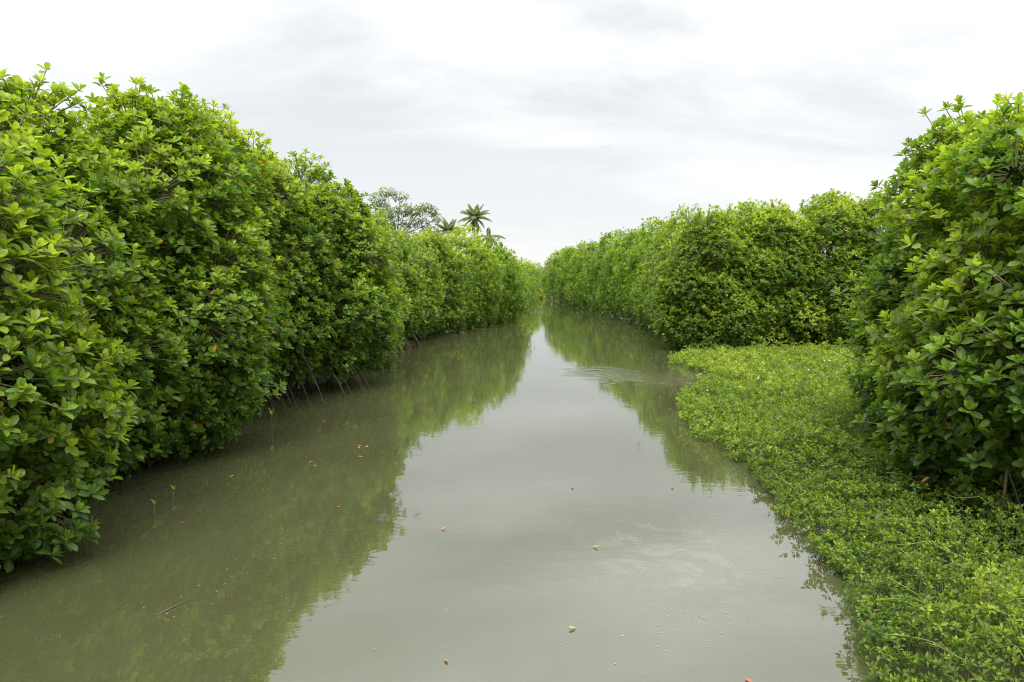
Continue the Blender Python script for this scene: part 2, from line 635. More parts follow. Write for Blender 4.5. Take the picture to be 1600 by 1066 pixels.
def grow_mangrove(x, y, R, H, seed, leafL, dens, n_leaf, low=0.12, bright=0.0, tall=0.0, lift=None, flat=0.0, lobe_scale=1.0, sprays=12, squash=1.0, box=2.0, yel=0.0035):
    """leaf arrays, twig sticks and lobe centres of one crown, in coordinates local to the trunk foot"""
    r = np.random.default_rng(seed)
    out = Leaves()
    cz0 = low
    hh = (H - cz0) / 2
    cz = cz0 + 0.80 * hh
    area = 4 * math.pi * ((2 * (R * hh) ** 1.6 + (R * R) ** 1.6) / 3) ** (1 / 1.6)
    rl0 = 0.50 * lobe_scale
    K = int(area / (rl0 * rl0 * 1.35))
    # Fibonacci points on the crown, pushed outwards at mid height so that the crown is full like a hedge
    i = np.arange(K) + 0.5
    ph = np.arccos(1 - 2 * i / K)
    th = math.pi * (1 + 5 ** 0.5) * i + r.uniform(0, 6.28)
    d = np.stack([np.cos(th) * np.sin(ph), np.sin(th) * np.sin(ph), np.cos(ph)], 1)
    d = norm(d + r.normal(0, 0.10, d.shape))
    p_ = np.where(d[:, 2] > 0, box, 3.2)
    s = (np.abs(d[:, 0]) ** p_ + np.abs(d[:, 1]) ** p_ + np.abs(d[:, 2]) ** p_) ** (-1 / p_)
    rl = rl0 * r.uniform(0.6, 1.4, K)
    ell = np.array([max(R - 0.42, 0.3), max((R - 0.42) * squash, 0.3), max(hh - 0.40, 0.3)])
    ell3 = np.where(d[:, 2:3] > 0, ell * np.array([1, 1, 1.2]), ell * np.array([1, 1, 0.8]))
    LC = d * s[:, None] * ell3 * r.uniform(0.76, 1.13, (K, 1)) + np.array([0, 0, cz])
    LC[:, 2] = np.maximum(LC[:, 2], cz0 + rl * 0.6)
    crown_out = norm(d / ell)
    tocam = norm(np.array([-x, -y, 0.0]))
    facing = crown_out @ tocam
    Cs, Ax, Ag, Lb, Sh = [], [], [], [], []
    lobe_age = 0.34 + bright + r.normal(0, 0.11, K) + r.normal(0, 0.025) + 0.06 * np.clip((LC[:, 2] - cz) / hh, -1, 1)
    tw_a, tw_b = [], []
    for k in range(K):
        n = int(dens * 4 * math.pi * rl[k] ** 2 * 0.8 * (1.0 if facing[k] > -0.25 or LC[k, 2] > H - 1.0 else 0.30))
        if n < 1:
            continue
        q = norm(r.normal(size=(n * 2, 3)))
        ok = (q @ norm(crown_out[k] * 0.6 + np.array([0, 0, 0.6]))) > -0.30
        q = q[ok][:n]
        if len(q) == 0:
            continue
        rad = rl[k] * np.clip(r.normal(0.93, 0.14, len(q)), 0.3, 1.12)
        pos = LC[k] + q * rad[:, None] * np.array([0.95, 0.95, 0.98])
        ax = norm(q * 0.40 + crown_out[k] * 0.22 + np.array([0, 0, 0.85]) + r.normal(0, 0.20, q.shape))
        shoot = (r.random(len(q)) < 0.22)[:, None] * r.uniform(0.06, 0.26, (len(q), 1))
        pos = pos + shoot * norm(crown_out[k] * 0.5 + q * 0.4 + np.array([0, 0, 0.7]))
        # leaf colour runs darker towards the underside of each lobe
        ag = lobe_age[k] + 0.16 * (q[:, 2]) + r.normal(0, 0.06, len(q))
        Cs.append(pos); Ax.append(ax); Ag.append(ag); Sh.append(shoot[:, 0] > 0)
        Lb.append(np.full(len(q), k))
    C = np.concatenate(Cs); A = np.concatenate(Ax); G = np.concatenate(Ag); B = np.concatenate(Lb); S = np.concatenate(Sh)
    # drop shoots buried deep in a neighbouring lobe
    buried = np.zeros(len(C), bool)
    for k in range(K):
        buried |= (np.linalg.norm(C - LC[k], axis=1) < rl[k] * 0.62) & (B != k)
    keep = (~buried | (r.random(len(C)) < 0.25)) & (C[:, 2] > cz0 * 0.6 + 0.06)
    C, A, G, B, S = C[keep], A[keep], G[keep], B[keep], S[keep]
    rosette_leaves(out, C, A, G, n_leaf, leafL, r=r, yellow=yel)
    tw = (r.random(len(C)) < 0.42) | S
    tw_a.append(LC[B[tw]] * 0.75 + C[tw] * 0.25); tw_b.append(C[tw])
    # upright sprays that break the skyline
    top = np.where(LC[:, 2] + rl > H - 0.9)[0]
    if len(top) and sprays:
        for _ in range(sprays):
            k = r.choice(top)
            base = LC[k] + np.array([r.normal(0, 0.2), r.normal(0, 0.2), rl[k] * 0.6])
            tip = base + np.array([r.normal(0, 0.07), r.normal(0, 0.07), r.uniform(0.12, 0.38)])
            m = 5
            f = np.linspace(0.35, 1, m)[:, None]
            c = base + (tip - base) * f + r.normal(0, 0.03, (m, 3))
            ax = norm(np.array([0, 0, 1.0]) + r.normal(0, 0.35, (m, 3)))
            rosette_leaves(out, c, ax, np.full(m, 0.52 + bright), max(5, n_leaf - 1), leafL * 0.85, spread=(10, 62), r=r)
            tw_a.append(base[None]); tw_b.append(tip[None])
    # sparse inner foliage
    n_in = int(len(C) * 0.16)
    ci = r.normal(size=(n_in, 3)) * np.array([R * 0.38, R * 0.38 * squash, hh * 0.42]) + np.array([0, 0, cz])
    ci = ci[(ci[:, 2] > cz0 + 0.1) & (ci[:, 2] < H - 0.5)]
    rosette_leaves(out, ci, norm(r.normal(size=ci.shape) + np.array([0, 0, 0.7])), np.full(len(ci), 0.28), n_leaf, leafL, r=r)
    return out.arrays(), np.concatenate(tw_a), np.concatenate(tw_b), LC, rl, r


TREES = []


def mangrove(x, y, R, H, label, group, seed, **kw):
    TREES.append(dict(x=x, y=y, R=R, H=H, label=label, group=group, seed=seed, kw=kw))


GL = 'mangroves along the left bank'
GR = 'mangroves along the right bank'
GF = 'mangroves at the far end of the channel'
GB = 'mangroves of the second row'
# left bank, front row
mangrove(-5.3, 6.0, 1.5, 4.0, 'nearest left bank mangrove, cut by the left edge, bright low bough over the water', GL, 101, bright=0.10)
mangrove(-5.75, 8.5, 1.45, 4.5, 'second mangrove on the left bank, dark hollow under its leafy boughs', GL, 102, bright=0.02)
mangrove(-5.15, 10.5, 1.45, 4.8, 'third mangrove on the left bank, low rounded bough dipping into the water', GL, 123, bright=0.04, sprays=7)
mangrove(-5.65, 13.1, 1.45, 5.3, 'tall left bank mangrove with pointed top spray, bare prop roots at its foot', GL, 104, low=0.42)
mangrove(-5.15, 15.2, 1.45, 4.85, 'fifth mangrove on the left bank, its thin prop roots standing in dark water', GL, 105, low=0.38)
mangrove(-4.6, 17.0, 1.70, 4.85, 'sixth mangrove on the left bank, bulging over the water above hanging roots', GL, 106, low=0.30)
mangrove(-4.85, 20.2, 1.55, 4.6, 'seventh mangrove on the left bank, just beyond the hanging roots', GL, 107)
mangrove(-5.0, 23.0, 1.5, 4.7, 'eighth mangrove on the left bank, a shoot standing up left of the tall background tree', GL, 108, bright=0.03)
mangrove(-4.85, 26.3, 1.70, 4.35, 'yellowish green mangrove on the left bank above a tangle of brown dry roots', GL, 109, bright=0.10, low=0.3)
mangrove(-4.7, 29.6, 1.70, 4.2, 'low mangrove on the left bank directly below the tall loose background tree', GL, 110, bright=0.05)
mangrove(-3.95, 33.0, 1.85, 4.6, 'yellow topped mangrove on the left bank below the short background palm', GL, 111, bright=0.08)
mangrove(-2.65, 36.5, 1.85, 4.65, 'yellow green mangrove on the left bank left of the tallest palm', GL, 112, bright=0.08)
mangrove(-1.3, 40.0, 1.85, 4.35, 'mangrove on the left bank below the tallest palm, near the tip of the point', GL, 113, bright=0.03)
mangrove(-0.55, 43.0, 1.40, 3.75, 'last small mangrove at the tip of the left point where the channel narrows', GL, 114)
# left bank, second row
WHO = ['nearest and second left bank mangroves', 'third left bank mangrove', 'tall left bank mangrove with the pointed top', 'sixth left bank mangrove', 'eighth left bank mangrove', 'yellowish left bank mangrove above the dry roots',
       'low left bank mangrove below the tall background tree', 'left bank mangrove left of the tallest palm', 'mangrove at the tip of the left point', 'second row near the left point', 'left bank mangroves below the short palm']
for k, (x, y, R, H) in enumerate([(-7.8, 8.0, 1.4, 4.6), (-7.7, 11.4, 1.5, 5.0), (-7.4, 14.6, 1.5, 5.1), (-7.1, 18.2, 1.6, 4.7), (-7.1, 22.3, 1.7, 4.6), (-7.2, 27.0, 1.8, 4.3), (-6.4, 32.5, 1.9, 4.2), (-5.2, 37.0, 1.9, 4.2), (-3.8, 41.5, 1.9, 4.0), (-6.2, 45.0, 2.0, 4.0), (-8.6, 36.5, 2.0, 4.1)]):
    mangrove(x, y, R, H, 'second row mangrove, mostly hidden, behind the ' + WHO[k], GB + ' on the left', 150 + k, sprays=0)
# right bank, near
mangrove(5.45, 6.9, 1.55, 3.9, 'nearest mangrove on the right, large glossy leaves, cut by the right edge', GR, 201, low=0.45, bright=0.05, box=6.0)
mangrove(6.0, 9.6, 1.25, 4.1, 'small dark mangrove behind the nearest right one, leaning over the creeper mat', GR, 202, low=0.35, bright=-0.03, box=2.6)
mangrove(7.2, 11.0, 1.45, 4.2, 'mangrove mostly hidden behind the nearest one on the right', GR, 203, sprays=3)
# right bank behind the creeper mat
mangrove(6.75, 25.4, 1.60, 4.55, 'mangrove at the channel corner behind the creeper mat on the right bank', GR, 204, bright=0.05)
mangrove(9.0, 26.0, 1.65, 5.0, 'mangrove standing straight behind the middle of the creeper mat', GR, 205, bright=0.07)
mangrove(11.3, 26.0, 1.65, 5.3, 'mangrove behind the creeper mat, partly covered by the small dark mangrove', GR, 206, bright=0.06)
mangrove(12.9, 25.4, 1.6, 5.2, 'mangrove behind the creeper mat, seen only past the small dark mangrove', GR, 207, sprays=3)
ORD = ['first', 'second', 'third', 'fourth', 'fifth', 'sixth', 'seventh', 'eighth', 'ninth', 'tenth', 'eleventh', 'twelfth', 'thirteenth']
for k, (x, y, R, H) in enumerate([(7.15, 28.7, 1.65, 4.8), (7.5, 31.8, 1.65, 4.9), (7.65, 35.0, 1.7, 5.0), (7.75, 38.5, 1.75, 5.1), (7.65, 42.2, 1.8, 5.2), (7.45, 46.0, 1.8, 5.3), (7.2, 50.2, 1.85, 5.3),
                                  (6.85, 54.8, 1.85, 5.2), (6.4, 59.5, 1.85, 5.1), (5.9, 64.3, 1.85, 5.1), (5.4, 69.3, 1.85, 5.05), (4.95, 74.5, 1.75, 5.0)]):
    lab = ORD[k] + ' mangrove of the straight right bank row, counted from the creeper mat'
    if k == 11:
        lab = 'last mangrove of the straight right bank row, where the channel ends'
    mangrove(x, y, R, H, lab, GR, 230 + k, bright=0.02 * ((k * 7) % 3 - 1) - (0.03 if k > 3 else -0.02))
for k, (x, y, R, H) in enumerate([(9.8, 29.5, 1.8, 5.2), (10.3, 34.0, 1.9, 5.3), (10.6, 39.5, 1.9, 5.4), (10.2, 45.5, 2.0, 5.5), (12.6, 29.5, 1.9, 5.5)]):
    mangrove(x, y, R, H, 'second row mangrove, only its top showing, behind the ' + ORD[k] + ' of the right bank row', GB + ' on the right', 260 + k, sprays=5, bright=0.03)
# far end
for k, (x, y, R, H, lab) in enumerate([
        (-1.3, 51.0, 1.8, 3.9, 'mangrove just behind the left point, mostly hidden by it'),
        (-1.0, 60.0, 1.9, 3.9, 'mangrove on the far left bank, second behind the left point'),
        (0.0, 70.0, 1.9, 4.0, 'mangrove on the far left bank, third behind the left point'),
        (1.3, 79.5, 1.8, 4.1, 'light green mangrove left of the dark gap at the far end of the channel'),
        (2.6, 91.0, 2.1, 4.0, 'light green mangrove closing the far end of the channel, left one'),
        (5.3, 94.0, 2.1, 4.2, 'light green mangrove closing the far end of the channel, right one'),
        (-0.6, 93.0, 2.2, 4.2, 'far mangrove behind the left bank, beyond the end of the channel'),
        (8.5, 93.0, 2.2, 4.3, 'far mangrove behind the end of the right bank row')]):
    mangrove(x, y, R, H, lab, GF, 290 + k, bright=0.09)

NEAR_Y = 16.0
cache = []
for T in TREES:
    dist = math.hypot(T['x'], T['y'])
    kw = dict(T['kw'])
    second = 'second row' in T['label'] or 'hidden behind' in T['label']
    if dist < 19:
        leafL, dens, nl, lod = 0.114, 39 if not second else 14, 9, 1
    elif dist < 34:
        leafL, dens, nl, lod = 0.122, 35 if not second else 13, 7, 1
    elif dist < 52:
        leafL, dens, nl, lod = 0.145, 27 if not second else 13, 6, 2
    else:
        leafL, dens, nl, lod = 0.17, 24, 5, 2
    if dist > 19:
        kw.setdefault('low', 0.0)
    arr, ta, tb, LC, rl, r = grow_mangrove(T['x'], T['y'], T['R'], T['H'], T['seed'], leafL, dens, nl, **kw)
    cache.append(dict(T=T, a=arr, ta=ta, tb=tb, LC=LC, rl=rl, r=r, lod=lod, dist=dist, second=second))

# which leaves face the camera and are not hidden: a coarse depth grid over all leaves
cell = 6.0
MX, MY = 260, 160
gw, gh = int((1600 + 2 * MX) / cell) + 2, int((1066 + 2 * MY) / cell) + 2
zb = np.full(gw * gh, 1e9)
for c in cache:
    P = c['a']['P'] + 0.5 * c['a']['D'] * c['a']['L'][:, None] + np.array([c['T']['x'], c['T']['y'], 0])
    px, py, dep = project(P)
    inside = (px > -MX) & (px < 1600 + MX) & (py > -MY) & (py < 1066 + MY)
    c['inframe'] = (px > 0) & (px < 1600) & (py > 0) & (py < 1066)
    idx = np.where(inside, ((py + MY) / cell).astype(int) * gw + ((px + MX) / cell).astype(int), -1)
    c['idx'], c['dep'] = idx, dep
    np.minimum.at(zb, idx[inside], dep[inside])
for c in cache:
    ok = c['idx'] >= 0
    vis = np.zeros(len(ok), bool)
    vis[ok] = c['dep'][ok] <= zb[c['idx'][ok]] + 0.12
    # leaves far behind the visible front are thinned; those that stay are larger so that the crown still shades itself
    deep = np.zeros(len(ok), bool)
    deep[ok] = c['dep'][ok] > zb[c['idx'][ok]] + 0.9
    u = c['r'].random(len(ok))
    keep = np.where(deep, u < (0.45 if c['second'] else 0.20), np.where(ok, True, u < 0.45))
    c['a']['L'] = np.where(vis | (ok & ~deep), c['a']['L'], c['a']['L'] * 1.3)
    c['a']['W'] = np.where(vis | (ok & ~deep), c['a']['W'], c['a']['W'] * 1.3)
    c['a'] = sub(c['a'], keep)
    c['deep'] = (deep | ~ok)[keep]
    c['vis'], c['dep'], c['inframe'] = vis[keep], c['dep'][keep], c['inframe'][keep]

AGES = np.concatenate([np.linspace(0.05, 0.82, 9), [0.90, 0.98]])
LEAF_VAR = {}


def leaf_variant(ai, ti):
    if (ai, ti) not in LEAF_VAR:
        V, T, cross = leaf_template(0, curl=(0.04, 0.12, 0.20)[ti])
        V = V.copy()
        V[:, 1] *= 0.262
        at = np.zeros((len(V), 4), np.float32)
        at[:, 0] = AGES[ai]; at[:, 1] = (0.2, 0.5, 0.8)[ti]; at[:, 2] = cross; at[:, 3] = 1
        me = tri_mesh('mangrove_leaf', V, T, at)
        me.materials.append(M_LEAF)
        LEAF_VAR[(ai, ti)] = me
    return LEAF_VAR[(ai, ti)]


def bez(p0, p1, p2, n=7):
    t = np.linspace(0, 1, n)[:, None]
    return (1 - t) ** 2 * p0 + 2 * t * (1 - t) * p1 + t * t * p2


def prop_root(parent, a, h, reach, r, mat, rad=0.018, dx=0.0, dy=0.0):
    p0 = np.array([dx, dy, h])
    p2 = np.array([dx + math.cos(a) * reach, dy + math.sin(a) * reach, -0.35])
    p1 = np.array([dx + math.cos(a) * reach * 0.95, dy + math.sin(a) * reach * 0.95, h * 0.95])
    path = bez(p0, p1, p2, 8) + r.normal(0, 0.008, (8, 3))
    v, t_ = tube(path, np.linspace(rad, rad * 0.75, 8), 5)
    return link('prop_root', tri_mesh('prop_root', v, t_), mat, parent)


for c in cache:
    T, a, r = c['T'], c['a'], c['r']
    H, R = T['H'], T['R']
    o = thing('mangrove_tree', T['label'], 'tree', (T['x'], T['y'], 0.0), T['group'])
    # trunk and limbs
    n = 7
    zz = np.linspace(-0.25, H * 0.8, n)
    path = np.stack([np.cumsum(r.normal(0, 0.05, n)), np.cumsum(r.normal(0, 0.05, n)), zz], 1)
    path[:, :2] -= path[1, :2]
    v, t_ = tube(path, np.linspace(0.085, 0.022, n), 7)
    link('trunk', tri_mesh('trunk', v, t_), M_BARK, o)
    nlimb = 9 if c['dist'] < 19 else 5
    pick = r.choice(len(c['LC']), min(nlimb, len(c['LC'])), replace=False)
    for k in pick:
        e = c['LC'][k]
        s0 = np.array([np.interp(max(0.5, e[2] * 0.6), zz, path[:, 0]), np.interp(max(0.5, e[2] * 0.6), zz, path[:, 1]), max(0.5, e[2] * 0.6)])
        mid = (s0 + e) / 2 + np.array([0, 0, 0.15])
        v, t_ = tube(bez(s0, mid, e, 5), np.linspace(0.032, 0.010, 5), 5)
        link('limb', tri_mesh('limb', v, t_), M_BARK, o)
    if c['dist'] < 34:
        tv, tt = sticks(c['ta'], c['tb'], 0.008, 0.006)
        tw = link('twigs', tri_mesh('twigs', tv, tt), M_TWIG, o)
        tw['kind'] = 'stuff'
        nroot = 9 if not c['second'] else 4
        for k in range(nroot):
            ang = r.uniform(0, 2 * math.pi)
            prop_root(o, ang, r.uniform(0.5, 1.2), r.uniform(0.35, R * 0.75), r, M_ROOT, r.uniform(0.012, 0.022))
    # single leaves, the largest in view
    vis = c['vis']
    n_all = len(a['L'])
    single = np.zeros(n_all, bool)
    if c['dist'] < NEAR_Y + 2:
        view = norm(a['P'] + np.array([T['x'], T['y'], -CAM_Z]))
        size = a['L'] ** 2 * (0.25 + np.abs(np.sum(view * a['Z'], axis=1))) / c['dep'] ** 2
        big = vis & c['inframe'] & (a['L'] * FPX / c['dep'] > 9.0)
        order = np.argsort(-np.where(big, size, -1))[:300]
        single[order[big[order]]] = True
        Yv = np.cross(a['Z'], a['D'])
        for k in np.where(single)[0]:
            ai = int(np.argmin(np.abs(AGES - a['A'][k])))
            ti = int(a['T'][k] * 2.999)
            lf = bpy.data.objects.new('leaf', leaf_variant(ai, ti))
            L = a['L'][k]
            m = np.eye(4)
            m[:3, 0] = a['D'][k] * L
            m[:3, 1] = Yv[k] * a['W'][k] / 0.262
            m[:3, 2] = a['Z'][k] * L
            m[:3, 3] = a['P'][k]
            lf.parent = o
            lf.matrix_local = Matrix(m.tolist())
            COL.objects.link(lf)
    rest = ~single
    hi = rest & vis & (c['dep'] < 8.5)
    lo = rest & ~hi & (c['deep'] | (c['dep'] > 27))
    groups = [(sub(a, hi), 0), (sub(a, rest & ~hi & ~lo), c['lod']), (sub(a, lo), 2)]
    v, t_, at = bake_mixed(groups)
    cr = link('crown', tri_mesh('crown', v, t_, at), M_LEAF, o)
    cr['kind'] = 'stuff'
    T['obj'] = o

# bare prop roots standing in the dark water on the left, parts of the trees they hang from
rr = np.random.default_rng(5)


def drop_root(tree, x, y, h, lean=(0.0, 0.0), mat=M_ROOT, rad=0.011):
    tx, ty = tree['x'], tree['y']
    p0 = np.array([x - tx - lean[0] - 0.38, y - ty - lean[1] + 0.1, h * 0.85])
    rad *= 0.75
    p1 = np.array([x - tx, y - ty, -0.3])
    mid = (p0 + p1) / 2 + np.array([0.12 + rr.normal(0, 0.04), rr.normal(0, 0.04), 0.05])
    v, t_ = tube(bez(p0, mid, p1, 6), np.linspace(rad * 0.8, rad * 1.1, 6), 5)
    link('prop_root', tri_mesh('prop_root', v, t_), mat, tree['obj'])


for (x, y, h, lx) in [(-4.55, 12.3, 1.1, 0.02), (-4.48, 12.55, 1.0, -0.05), (-4.42, 12.1, 0.9, 0.12), (-4.3, 12.9, 1.0, 0.0), (-4.22, 13.1, 1.1, 0.0), (-4.15, 13.0, 0.9, 0.04), (-3.98, 13.2, 0.9, 0.08), (-4.32, 12.7, 1.2, 0.02)]:
    drop_root(TREES[3], x, y, h, (lx, 0))
for (x, y, h, lx) in [(-3.75, 12.9, 1.2, 0.15), (-3.5, 14.0, 1.3, 0.18), (-3.62, 14.4, 0.8, 0.05), (-3.8, 14.1, 0.9, 0.1), (-3.3, 14.7, 0.7, -0.05), (-3.9, 13.6, 0.8, 0.0)]:
    drop_root(TREES[4], x, y, h, (lx, 0), rad=0.012)
for (x, y, h, lx) in [(-3.02, 15.6, 0.9, 0.10), (-2.92, 15.9, 0.8, 0.14), (-3.12, 15.8, 0.7, 0.05), (-3.3, 15.5, 0.6, 0.0), (-3.4, 15.3, 0.55, -0.05), (-3.2, 16.6, 0.7, 0.1)]:
    drop_root(TREES[5], x, y, h, (lx, 0.1), rad=0.012)
for k in range(26):
    x = -3.3 + rr.uniform(-0.35, 0.25)
    y = 24.0 + rr.uniform(-2.6, 2.6)
    drop_root(TREES[8], x, y, rr.uniform(0.3, 0.8), (rr.normal(0.1, 0.25), rr.normal(0, 0.3)), M_REDROOT, 0.012)
# red brown root under the nearest mangrove on the right
NR = [t_ for t_ in TREES if t_['seed'] == 201][0]
drop_root(NR, 4.15, 6.35, 1.2, (-0.62, 0.0), M_REDROOT, 0.022)
drop_root(NR, 4.62, 6.3, 1.0, (-0.05, 0.1), M_ROOT, 0.014)

# ------------------------------------------------------------------ creeper mat on the right bank
MAT = np.array([(2.0, 3.4), (2.28, 4.55), (2.5, 5.0), (2.72, 5.6), (2.78, 6.4), (2.98, 8.5), (2.88, 10.5), (3.0, 13.2), (3.5, 15.0), (4.35, 16.6), (5.1, 17.5), (5.3, 18.6), (4.75, 19.8), (4.6, 20.6), (4.9, 22.4), (5.7, 24.0),
                (9.0, 24.6), (14.0, 24.2), (14.0, 20.0), (9.0, 12.0), (6.6, 6.0), (5.2, 3.4)])


def in_poly(px, py, poly):
    ins = np.zeros(len(px), bool)
    j = len(poly) - 1
    for i in range(len(poly)):
        xi, yi = poly[i]; xj, yj = poly[j]
        hit = ((yi > py) != (yj > py)) & (px < (xj - xi) * (py - yi) / (yj - yi + 1e-12) + xi)
        ins ^= hit
        j = i
    return ins


EDGE = MAT[:16]


def edge_dist(px, py):
    d = np.full(len(px), 1e9)
    for i in range(len(EDGE) - 1):
        a, b = EDGE[i], EDGE[i + 1]
        ab = b - a
        tt = np.clip(((px - a[0]) * ab[0] + (py - a[1]) * ab[1]) / (ab @ ab), 0, 1)
        d = np.minimum(d, np.hypot(px - a[0] - tt * ab[0], py - a[1] - tt * ab[1]))
    return d


def lump(x, y):
    return (0.5 * np.sin(x * 2.9 + 1.3 * np.sin(y * 1.7)) * np.cos(y * 2.3 + 0.6 * np.sin(x * 3.1)) + 0.3 * np.sin(x * 6.1 + y * 4.3 + 1.2) * np.cos(y * 5.7 - x * 2.0)
            + 0.2 * np.sin(x * 11.0 - y * 9.0) * np.cos(x * 7.0 + y * 12.0))


rm = np.random.default_rng(77)
herb = Leaves()
cand_n = 200000
qx = rm.uniform(1.9, 14, cand_n); qy = rm.uniform(3.4, 24.8, cand_n)
wob = 0.26 * lump(qx * 1.3 + 5, qy * 1.3) + 0.20 * lump(qx * 3.7, qy * 3.1 + 2)
ins = in_poly(qx + wob, qy, MAT) & (qx < 0.52 * qy + 2.4)
qx, qy = qx[ins], qy[ins]
# the candidates have even density; thin them with distance
den0 = cand_n / (12.1 * 21.4)
want = np.interp(qy, [3.4, 6, 8, 12, 25], [770, 700, 480, 300, 150])
k = rm.random(len(qx)) < np.minimum(1, want / den0)
qx, qy = qx[k], qy[k]
ed = edge_dist(qx, qy)
hgt = (0.10 + 0.30 * (1 - np.exp(-ed / 0.5))) * (1.0 + 0.60 * lump(qx, qy) + 0.35 * lump(qx * 0.4, qy * 0.35 + 1)) + 0.05
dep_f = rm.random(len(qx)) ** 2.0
mound = np.zeros(len(qx))
for _ in range(190):
    mxc, myc = rm.uniform(2.2, 11), rm.uniform(3.6, 22)
    mr, mh = rm.uniform(0.18, 0.55), rm.uniform(0.05, 0.24)
    mound = np.maximum(mound, mh * np.clip(1 - ((qx - mxc) ** 2 + (qy - myc) ** 2) / mr ** 2, 0, 1))
hgt = hgt * 0.72 + mound * np.clip(ed / 0.25, 0.25, 1)
hgt = hgt * np.interp(qy, [0, 17, 23], [1.12, 1.12, 0.62]) * (1 + 0.30 * lump(qx * 4.1 + 1, qy * 3.7)) + (rm.random(len(qx)) < 0.12) * rm.uniform(0.03, 0.18, len(qx)) + 0.10 * np.exp(-((qx - 4.6) ** 2 + (qy - 6.4) ** 2) / 1.2)
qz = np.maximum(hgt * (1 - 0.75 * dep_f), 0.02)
axh = norm(np.stack([rm.normal(-0.10, 0.45, len(qx)), rm.normal(-0.10, 0.45, len(qx)), np.full(len(qx), 0.8)], 1))
size = np.interp(qy, [4, 9, 24], [0.034, 0.042, 0.068])
patch = lump(qx * 0.45 + 2.0, qy * 0.4)
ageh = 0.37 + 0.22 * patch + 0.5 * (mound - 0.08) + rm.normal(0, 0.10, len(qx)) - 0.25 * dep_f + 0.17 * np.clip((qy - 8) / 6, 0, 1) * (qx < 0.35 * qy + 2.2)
for (y0, y1) in [(0, 6), (6, 9), (9, 13), (13, 18), (18, 30)]:
    s = (qy >= y0) & (qy < y1)
    if s.sum():
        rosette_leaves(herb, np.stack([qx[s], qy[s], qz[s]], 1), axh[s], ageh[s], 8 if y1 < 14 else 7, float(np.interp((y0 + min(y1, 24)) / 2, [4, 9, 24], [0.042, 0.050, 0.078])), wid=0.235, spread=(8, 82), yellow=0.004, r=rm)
ha = herb.arrays()
v, t_, at = bake_leaves(ha, 2)
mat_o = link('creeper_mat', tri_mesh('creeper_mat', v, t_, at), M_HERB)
mat_o['kind'] = 'stuff'
mat_o['label'] = 'bright yellow green leafy creeper mat spreading from the right bank over the water'
mat_o['category'] = 'ground cover'
# stems inside the mat
ns = 5200
s_ix = rm.choice(len(qx), ns, replace=False)
sa = np.stack([qx[s_ix] + rm.normal(0, 0.05, ns), qy[s_ix] + rm.normal(0, 0.05, ns), np.full(ns, -0.02)], 1)
sb = np.stack([qx[s_ix], qy[s_ix], qz[s_ix]], 1)
tv, tt = sticks(sa, sb, 0.0035, 0.002)
so = link('stems', tri_mesh('stems', tv, tt), M_TWIG, mat_o)
so['kind'] = 'stuff'
# long pale runners lying over the mat, each a part
for k in range(48):
    j = rm.integers(len(qx))
    while qy[j] > 9.5 or qx[j] > 0.6 * qy[j] + 0.8:
        j = rm.integers(len(qx))
    a0 = rm.normal(-1.15, 0.3)
    ln = rm.uniform(0.25, 0.75)
    f = np.linspace(0, 1, 7)
    X = qx[j] + np.cos(a0) * ln * f + 0.03 * np.sin(f * 3)
    Y = qy[j] + np.sin(a0) * ln * f
    e = edge_dist(X, Y)
    inn = in_poly(X, Y, MAT)
    Z = np.where(inn, (0.10 + 0.30 * (1 - np.exp(-e / 0.5))) * (1 + 0.60 * lump(X, Y)) + 0.055, 0.05) + 0.015 * np.sin(f * math.pi)
    v, t_ = tube(np.stack([X, Y, Z], 1), np.linspace(0.0032, 0.0016, 7), 4)
    link('runner_stem', tri_mesh('runner_stem', v, t_), M_PALETWIG, mat_o)
# little lilac flowers, each a part
fv, ft = [], []
for j in range(5):
    a0 = j * 2 * math.pi / 5
    d0 = np.array([math.cos(a0), math.sin(a0), 0.55]); s0 = np.array([-math.sin(a0), math.cos(a0), 0])
    b = len(fv)
    fv += [np.zeros(3), d0 * 0.55 + s0 * 0.38, d0 * 1.0 + np.array([0, 0, -0.1]), d0 * 0.55 - s0 * 0.38]
    ft += [(b, b + 1, b + 2), (b, b + 2, b + 3)]
flower_me = tri_mesh('flower', np.array(fv), ft)
flower_me.materials.append(M_PETAL)
for (fx, fy, sz) in [(5.1, 13.1, .030), (3.9, 12.4, .028), (4.7, 14.0, .028), (5.9, 15.1, .03), (6.3, 15.6, .032), (6.5, 16.3, .034), (6.8, 16.0, .03), (7.3, 16.9, .036), (6.0, 16.7, .03), (5.5, 15.8, .03), (7.0, 17.8, .034),
                     (7.7, 17.4, .036), (4.4, 12.2, .028), (4.9, 11.6, .026), (5.2, 12.0, .026), (4.3, 11.2, .026), (5.6, 12.6, .028), (5.8, 14.2, .03), (6.1, 14.7, .03), (8.1, 18.6, .036), (6.6, 14.9, .03), (5.0, 16.2, .03),
                     (3.6, 13.5, .028), (4.0, 11.0, .024), (4.6, 10.4, .024), (7.6, 18.9, .036)]:
    e = edge_dist(np.array([fx]), np.array([fy]))[0]
    z = (0.10 + 0.30 * (1 - math.exp(-e / 0.5))) * (1 + 0.60 * lump(np.array([fx]), np.array([fy]))[0]) + 0.13
    fo = bpy.data.objects.new('flower', flower_me)
    COL.objects.link(fo)
    fo.parent = mat_o
    fo.location = (fx, fy, z)
    fo.scale = (sz * 0.75, sz * 0.75, sz * 0.75)
    fo.rotation_euler = (rm.normal(0, 0.5), rm.normal(0, 0.5), rm.uniform(0, 6))

